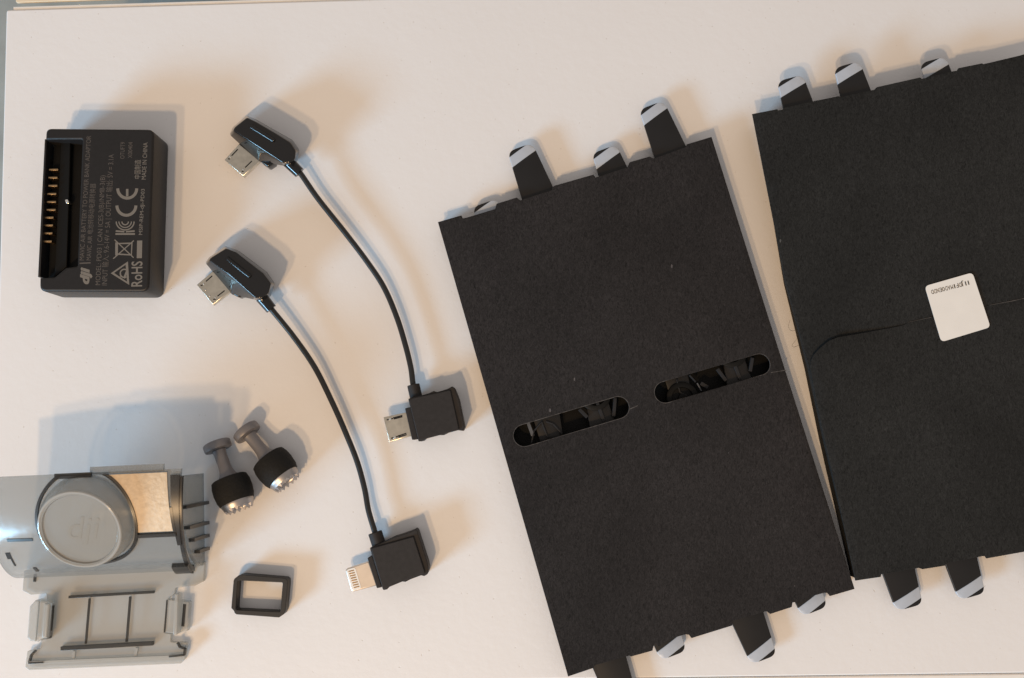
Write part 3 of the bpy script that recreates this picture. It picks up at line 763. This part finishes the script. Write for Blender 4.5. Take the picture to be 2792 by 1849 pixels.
# ------------------------------------------------------------------ propellers and card sleeves
def propeller(label, tip_top, tip_bot, z_top, z_bot, group, ribs=()):
    a = P(*tip_top, z_top); b = P(*tip_bot, z_bot)
    c = (a + b) / 2
    ay = (a - b); HL = ay.length / 2; ay.normalize()
    axx = Vector((ay.y, -ay.x, 0)).normalized()
    az = axx.cross(ay).normalized()
    root = empty('propeller', label, 'propeller', (c.x, c.y), group)
    base_z = c.z
    # outline of one blade, y from hub (0) to tip (HL), x to the right seen from above
    def edges(s):                      # s = distance back from the tip
        l = -3.85 if s < 45 else -3.85 + (s - 45) * 0.03
        r = 3.75 + 0.165 * min(s, 26) - max(0, s - 34) * 0.13
        return l, max(r, 2.6)
    def outline(s0, s1, n=14):
        L = [(edges(s0 + (s1 - s0) * i / n)[0], HL - (s0 + (s1 - s0) * i / n)) for i in range(n + 1)]
        R = [(edges(s0 + (s1 - s0) * i / n)[1], HL - (s0 + (s1 - s0) * i / n)) for i in range(n + 1)]
        return L, R
    # tip: slanted end with round corners; paint bands cut straight across on the slant
    L, R = outline(0.0, HL - 3)
    tipline = rounded([L[6], (L[0][0], HL - 0.25), (R[0][0] - 0.1, HL + 0.25), R[6]], [0, 2.3, 2.6, 0], 7)
    tipline = tipline[1:-1]
    ring_ = list(reversed(L[6:])) + tipline + R[6:]
    def clip(poly, lo, hi, sl):        # keep lo <= y - sl*x <= hi
        def cut(poly, f):
            out = []
            for i in range(len(poly)):
                p, q = poly[i], poly[(i + 1) % len(poly)]; fp, fq = f(p), f(q)
                if fp >= 0: out.append(p)
                if fp * fq < 0:
                    t = fp / (fp - fq); out.append((p[0] + (q[0] - p[0]) * t, p[1] + (q[1] - p[1]) * t))
            return out
        poly = cut(poly, lambda p: p[1] - sl * p[0] - lo)
        return cut(poly, lambda p: hi - (p[1] - sl * p[0]))
    sl = 0.37
    bands = (('blade', clip(ring_, -1e3, HL - 3.6, sl), 'blade'), ('painted_band', clip(ring_, HL - 3.6, HL - 0.5, sl), 'stripe'), ('blade_tip', clip(ring_, HL - 0.5, 1e3, sl), 'blade'))
    def camber(x, y):
        l, r = edges(HL - abs(y)); s = (x - l) / (r - l)
        return -0.28 * (2 * s - 1) ** 2
    for sgn in (1, -1):
        bl = None
        for nm, poly, m in bands:
            if len(poly) < 3: continue
            me = plate_mesh(poly, [], -0.45, 0.45, 0.12)
            bm = bmesh.new(); bm.from_mesh(me)
            for k in range(-3, 8):
                bmesh.ops.bisect_plane(bm, geom=bm.verts[:] + bm.edges[:] + bm.faces[:], plane_co=(k * 1.2, 0, 0), plane_no=(1, 0, 0))
            for v in bm.verts: v.co.z += camber(v.co.x, v.co.y)
            bm.to_mesh(me); bm.free()
            for v in me.vertices:
                q = v.co.copy(); v.co = c + axx * q.x * sgn + ay * q.y * sgn + az * q.z
            o = finish(me, nm, M[m], bl if bl else root)
            if bl is None: bl = o
    # hub with spokes, seen through the slots of the sleeve
    hub = finish(lathe_mesh([(-1.0, 4.4), (0.9, 4.4), (1.1, 4.1), (1.1, 3.0), (0.4, 2.8), (0.4, 1.2), (1.1, 1.1), (1.1, 0)], c, az, 32), 'hub', M['recess_shade'], root)
    for p0, p1, w, m in ribs:
        q0 = P(*Y3(*p0), c.z + 0.9).xy; q1 = P(*Y3(*p1), c.z + 0.9).xy
        plate('rib', quad_strip(q0, q1, w), c.z + 0.1, c.z + 1.0, M[m], hub, bevel=0.08)
    return root

def sleeve_left():
    zt = 5.3
    o = [Y1(*p) for p in [(40, 1055), (225, 1003), (237, 1027), (272, 1020), (490, 955), (503, 913), (660, 865), (690, 887), (938, 806), (945, 780), (960, 771), (1265, 683), (1282, 707), (1530, 626), (1550, 585), (1705, 540), (1742, 556), (1990, 466), (2000, 444), (2195, 385)]]
    o += [(2330, 1606)]
    o += [Y5(*p) for p in [(2150, 184), (2130, 160), (2108, 158), (1990, 190), (1898, 246), (1880, 230), (1862, 234), (1857, 268), (1690, 322), (1662, 300), (1408, 372), (1398, 410), (1085, 506), (1065, 480), (1040, 476), (920, 512), (832, 572), (808, 548), (794, 566), (785, 602), (620, 648), (608, 640), (350, 714), (330, 738), (138, 804)]]
    out = [tuple(P(x, y, zt).xy) for x, y in o]
    c = sum((Vector(p) for p in out), Vector((0, 0))) / len(out)
    root = empty('propeller_sleeve', 'black card sleeve with two rounded slots holding propellers', 'card sleeve', (c.x, c.y))
    def pill(c0, c1, r):
        a = Vector(P(*Y3(*c0), zt).xy); b = Vector(P(*Y3(*c1), zt).xy); d = (b - a).normalized(); n = Vector((-d.y, d.x)); pts = []
        for k in range(13):
            t = math.pi * k / 12; pts.append(tuple(b + d * math.sin(t) * r + n * math.cos(t) * r))
        for k in range(13):
            t = math.pi * k / 12; pts.append(tuple(a - d * math.sin(t) * r - n * math.cos(t) * r))
        return pts
    h1 = pill((205, 733), (962, 508), 3.0); h2 = pill((1338, 385), (2104, 160), 2.95)
    ux = Vector((743, 229)).normalized(); uy = Vector((-ux.y, ux.x))
    cen = Vector(P(1760, 1110, zt).xy)
    def bend(x, y):
        d = Vector((x, y)) - cen
        u = d.dot(ux) / 40; v = d.dot(uy) / 65
        return 0.9 * max(0, 1 - u * u) * (0.35 + 0.65 * max(0, 1 - v * v)) + 0.12 * math.sin(u * 4 + v * 3)
    plate('front_panel', out, zt - 0.5, zt, M['card'], root, holes=[h1, h2], bend=bend, grid=4.0, bevel=0.09)
    # worn pale edges where the slots were punched
    for nm, c0, c1, r in (('slot_edge', (205, 733), (962, 508), 3.0), ('slot_edge', (1338, 385), (2104, 160), 2.95)):
        plate(nm, pill(c0, c1, r + 0.12), zt - 0.35, zt + 0.02, M['cardedge'], root, holes=[pill(c0, c1, r - 0.03)], bend=bend)
    # crease between and beside the slots
    for a, b in (((1055, 520), (1120, 492)), ((2195, 225), (2320, 205))):
        q = T(Y3, [a, b], zt); plate('crease', quad_strip(q[0], q[1], 0.22), zt - 0.3, zt + 0.03, M['cardedge'], root, bend=bend)
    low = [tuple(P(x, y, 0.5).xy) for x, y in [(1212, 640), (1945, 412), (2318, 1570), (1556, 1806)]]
    plate('back_panel', low, 0.05, 0.5, M['recess_shade'], root)  # near-black, so the shade inside the sleeve is in its colour
    for (a, b) in (((1200.5, 610), (1551, 1838)), ((1934, 384), (2325, 1598))):
        q = T(ID, [a, b], zt); plate('side_fold', quad_strip(q[0], q[1], 0.5), 0.1, zt - 0.15, M['card'], root)
    return root

def sleeve_right():
    zt = 5.4
    TL = Vector(P(2052, 312, 8.5).xy); BLc = Vector(P(2333, 1583, 5.4).xy)
    axis = (BLc - TL); LN = axis.length; axis.normalize()
    perp = Vector((-axis.y, axis.x))
    if perp.x < 0: perp = -perp
    def rise(x, y):
        s = max(0.0, min(1.0, (Vector((x, y)) - TL).dot(axis) / LN)); u = (Vector((x, y)) - TL).dot(perp) / 40 - 1
        return 3.3 * (1 - s) ** 1.5 + 0.5 * max(0, 1 - u * u)
    ztop = 8.6
    up = [Y2(*p) for p in [(95, 770), (300, 732), (313, 742), (345, 736), (352, 722), (612, 665), (815, 625), (826, 633), (1092, 576), (1110, 573), (1130, 551), (1490, 470), (1508, 481), (1774, 416), (1800, 413), (1815, 391), (2010, 350), (2025, 356), (2330, 282), (2420, 255)]]
    pts = [tuple(P(x, y, ztop).xy) for x, y in up]
    TR = Vector(pts[-1])
    def along(px, py, z): return tuple(P(px, py, z).xy)
    right = TR + axis * 74
    upper = pts + [tuple(right)] + [along(2226, 1090, 6.4), along(2206, 1000, 6.6), along(2142, 765, 7.3)]
    c = sum((Vector(p) for p in upper), Vector((0, 0))) / len(upper)
    root = empty('propeller_sleeve', 'black card sleeve closed by a white sticker over its flap', 'card sleeve', (c.x, c.y))
    plate('upper_panel', upper, zt - 0.45, zt, M['card2'], root, bend=rise, grid=4.0, bevel=0.09)
    fl = [along(*Y4(*p), 7.0) for p in [(308, 1010), (312, 940), (335, 880), (395, 812), (480, 742), (570, 706), (800, 668), (1130, 605), (1215, 585), (1250, 562), (1470, 515), (2040, 395), (2260, 355), (2500, 300), (2900, 215)]]
    BR = BLc + perp * 84
    bot = [tuple(BR)] + [along(*Y6(*p), 5.6) for p in [(2600, 42), (1820, 180), (1800, 152), (1762, 156), (1385, 226), (1352, 240), (1340, 264), (1080, 306), (1040, 290), (640, 360), (606, 366), (600, 396), (310, 440)]] + [along(2283, 1350, 5.8), along(2246, 1190, 6.2)]
    flap = fl + bot
    cor = Vector(along(*Y4(400, 830), 7))
    def rise2(x, y):
        d = (Vector((x, y)) - cor).length
        return rise(x, y) + 0.10 + 1.15 * math.exp(-(d / 17) ** 2)
    plate('closing_flap', flap, zt - 0.42, zt + 0.05, M['card2'], root, bend=rise2, grid=4.0, bevel=0.09)
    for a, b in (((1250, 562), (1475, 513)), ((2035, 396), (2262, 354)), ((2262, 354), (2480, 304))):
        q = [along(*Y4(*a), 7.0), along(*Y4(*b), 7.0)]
        plate('flap_edge_highlight', quad_strip(q[0], q[1], 0.16), zt - 0.2, zt + 0.16, M['cardedge'], root, bend=rise)  # pale strip: light caught by the cut edge, put into the colour
    low = [tuple(TL + axis * 3 + perp * 4.5), tuple(TL + axis * 3 + perp * 76), tuple(BLc - axis * 4 + perp * 80), tuple(BLc - axis * 4 + perp * 1)]
    plate('back_panel', low, 0.05, 0.5, M['card2'], root)
    # fold down the long side
    bm = bmesh.new(); ls = []
    path = [along(2053, 316, 8.4), along(2143, 765, 7.2), along(2208, 1003, 6.5), along(2247, 1195, 6.0), along(2333, 1578, 5.3)]
    lean = [3.0, 1.2, 0.3, 0.2, 0.2]     # the fold tucks in under the lifted corner
    for w in (0.15, 0.6):
        ls.append([(Vector(p) + perp * w) for p in path])
    v = [[bm.verts.new((p.x + (perp.x * k if z else 0), p.y + (perp.y * k if z else 0), z if z else zt - 0.2 + rise(p.x, p.y))) for p, k in zip(L, lean)] for L in ls for z in (0.1, 0)]
    n = len(path)
    for a, b in ((0, 1), (1, 3), (3, 2), (2, 0)):
        for i in range(n - 1): bm.faces.new((v[a][i], v[a][i + 1], v[b][i + 1], v[b][i]))
    bm.faces.new((v[0][0], v[1][0], v[3][0], v[2][0])); bm.faces.new((v[0][-1], v[1][-1], v[3][-1], v[2][-1]))
    finish(bm_mesh(bm), 'side_fold', M['card2'], root)
    # sticker
    zs = zt + 0.30
    sp = [along(*Y8(*p), 7.6) for p in [(268, 395), (1118, 152), (1452, 1122), (575, 1388)]]
    scen = sum((Vector(p) for p in sp), Vector((0, 0))) / 4
    zb = rise(scen.x, scen.y)
    ob = plate('sticker', rounded(sp, 1.25, 6), zs, zs + 0.09, M['sticker'], root, bend=lambda x, y: rise(x, y) * 1.0, grid=3.0)
    code = '11JDF1MAD0ENDD'; bm = bmesh.new()
    for i, ch in enumerate(code):          # evenly spaced machine-printed characters
        s0 = (i + (0.32 if ch == '1' else 0.1)) / len(code); s1 = (i + (0.68 if ch == '1' else 0.9)) / len(code)
        lp = lambda t: Y8(1060 + (368 - 1060) * t, 292 + (470 - 292) * t)
        m_ = text_mesh(ch, lp(s0), lp(s1), 78 / 6.532 / 9.9, 7.6); bm.from_mesh(m_); bpy.data.meshes.remove(m_)
    me = bpy.data.meshes.new('m'); bm.to_mesh(me); bm.free()
    for vv in me.vertices: vv.co.z = zs + 0.14 + rise(vv.co.x, vv.co.y)
    finish(me, 'printed_text', M['print'], ob, smooth=0)
    return root

sleeve_left()
sleeve_right()
g1 = 'propellers in the slotted sleeve'; g2 = 'propellers in the stickered sleeve'
propeller('propeller in the slotted sleeve, outermost on the cable side', Y1(415, 905), (1711, 1949), 3.1, 2.6, g1,
          [((285, 690), (262, 800), .4, 'hubgrey'), ((345, 620), (395, 752), .4, 'hubgrey'), ((290, 690), (340, 630), .4, 'hubgrey'), ((380, 620), (440, 640), .4, 'hubgrey'), ((440, 640), (510, 720), .4, 'hubgrey'), ((235, 625), (275, 735), .9, 'hublight')])
propeller('propeller in the slotted sleeve, second from the cable side', Y1(690, 468), Y5(945, 641), 3.5, 2.8, g1,
          [((650, 520), (715, 585), .9, 'hubgrey'), ((795, 468), (850, 620), .9, 'hubgrey'), ((940, 430), (928, 580), .9, 'hubgrey')])
propeller('propeller in the slotted sleeve, third from the cable side', Y1(1352, 482), Y5(1640, 672), 3.1, 2.6, g1,
          [((1435, 280), (1462, 385), .4, 'hubgrey'), ((1462, 385), (1520, 410), .35, 'hubgrey'), ((1540, 245), (1590, 300), .4, 'hubgrey'), ((1602, 310), (1635, 372), .3, 'hublight'), ((1630, 310), (1690, 345), 1.0, 'hubgrey')])
propeller('propeller in the slotted sleeve, nearest the stickered sleeve', Y1(1725, 136), Y5(2030, 302), 3.5, 2.8, g1,
          [((1765, 195), (1835, 290), .9, 'hubgrey'), ((1900, 150), (1950, 280), .9, 'hubgrey'), ((2048, 105), (2030, 215), .9, 'hubgrey')])
propeller('propeller in the stickered sleeve, nearest the slotted sleeve', Y2(415, 470), Y6(930, 750), 6.6, 3.2, g2)
propeller('propeller in the stickered sleeve, second from the slotted sleeve', Y2(890, 358), Y6(1655, 622), 7.0, 3.4, g2)
propeller('propeller in the stickered sleeve, farthest from the slotted sleeve', Y2(1610, 318), (2884, 1606), 6.6, 3.2, g2)

# ------------------------------------------------------------------ stray hair
M['hair'] = mat('hair', (0.05, 0.035, 0.025), 0.5)
def hair(label, zf, pts, z):
    path = catmull([P(*zf(x, y), zz) for (x, y), zz in zip(pts, z)], 6)
    c = path[0]
    o = finish(tube_mesh(path, 0.022, 6), 'hair', M['hair'], None)
    o['label'] = label; o['category'] = 'hair'
hair('fine curled hair lying in the gap between the two black sleeves', Y4, [(120, 540), (105, 600), (130, 640), (190, 640), (205, 680), (170, 740), (140, 780), (160, 798), (215, 775)], [0.05] * 9)
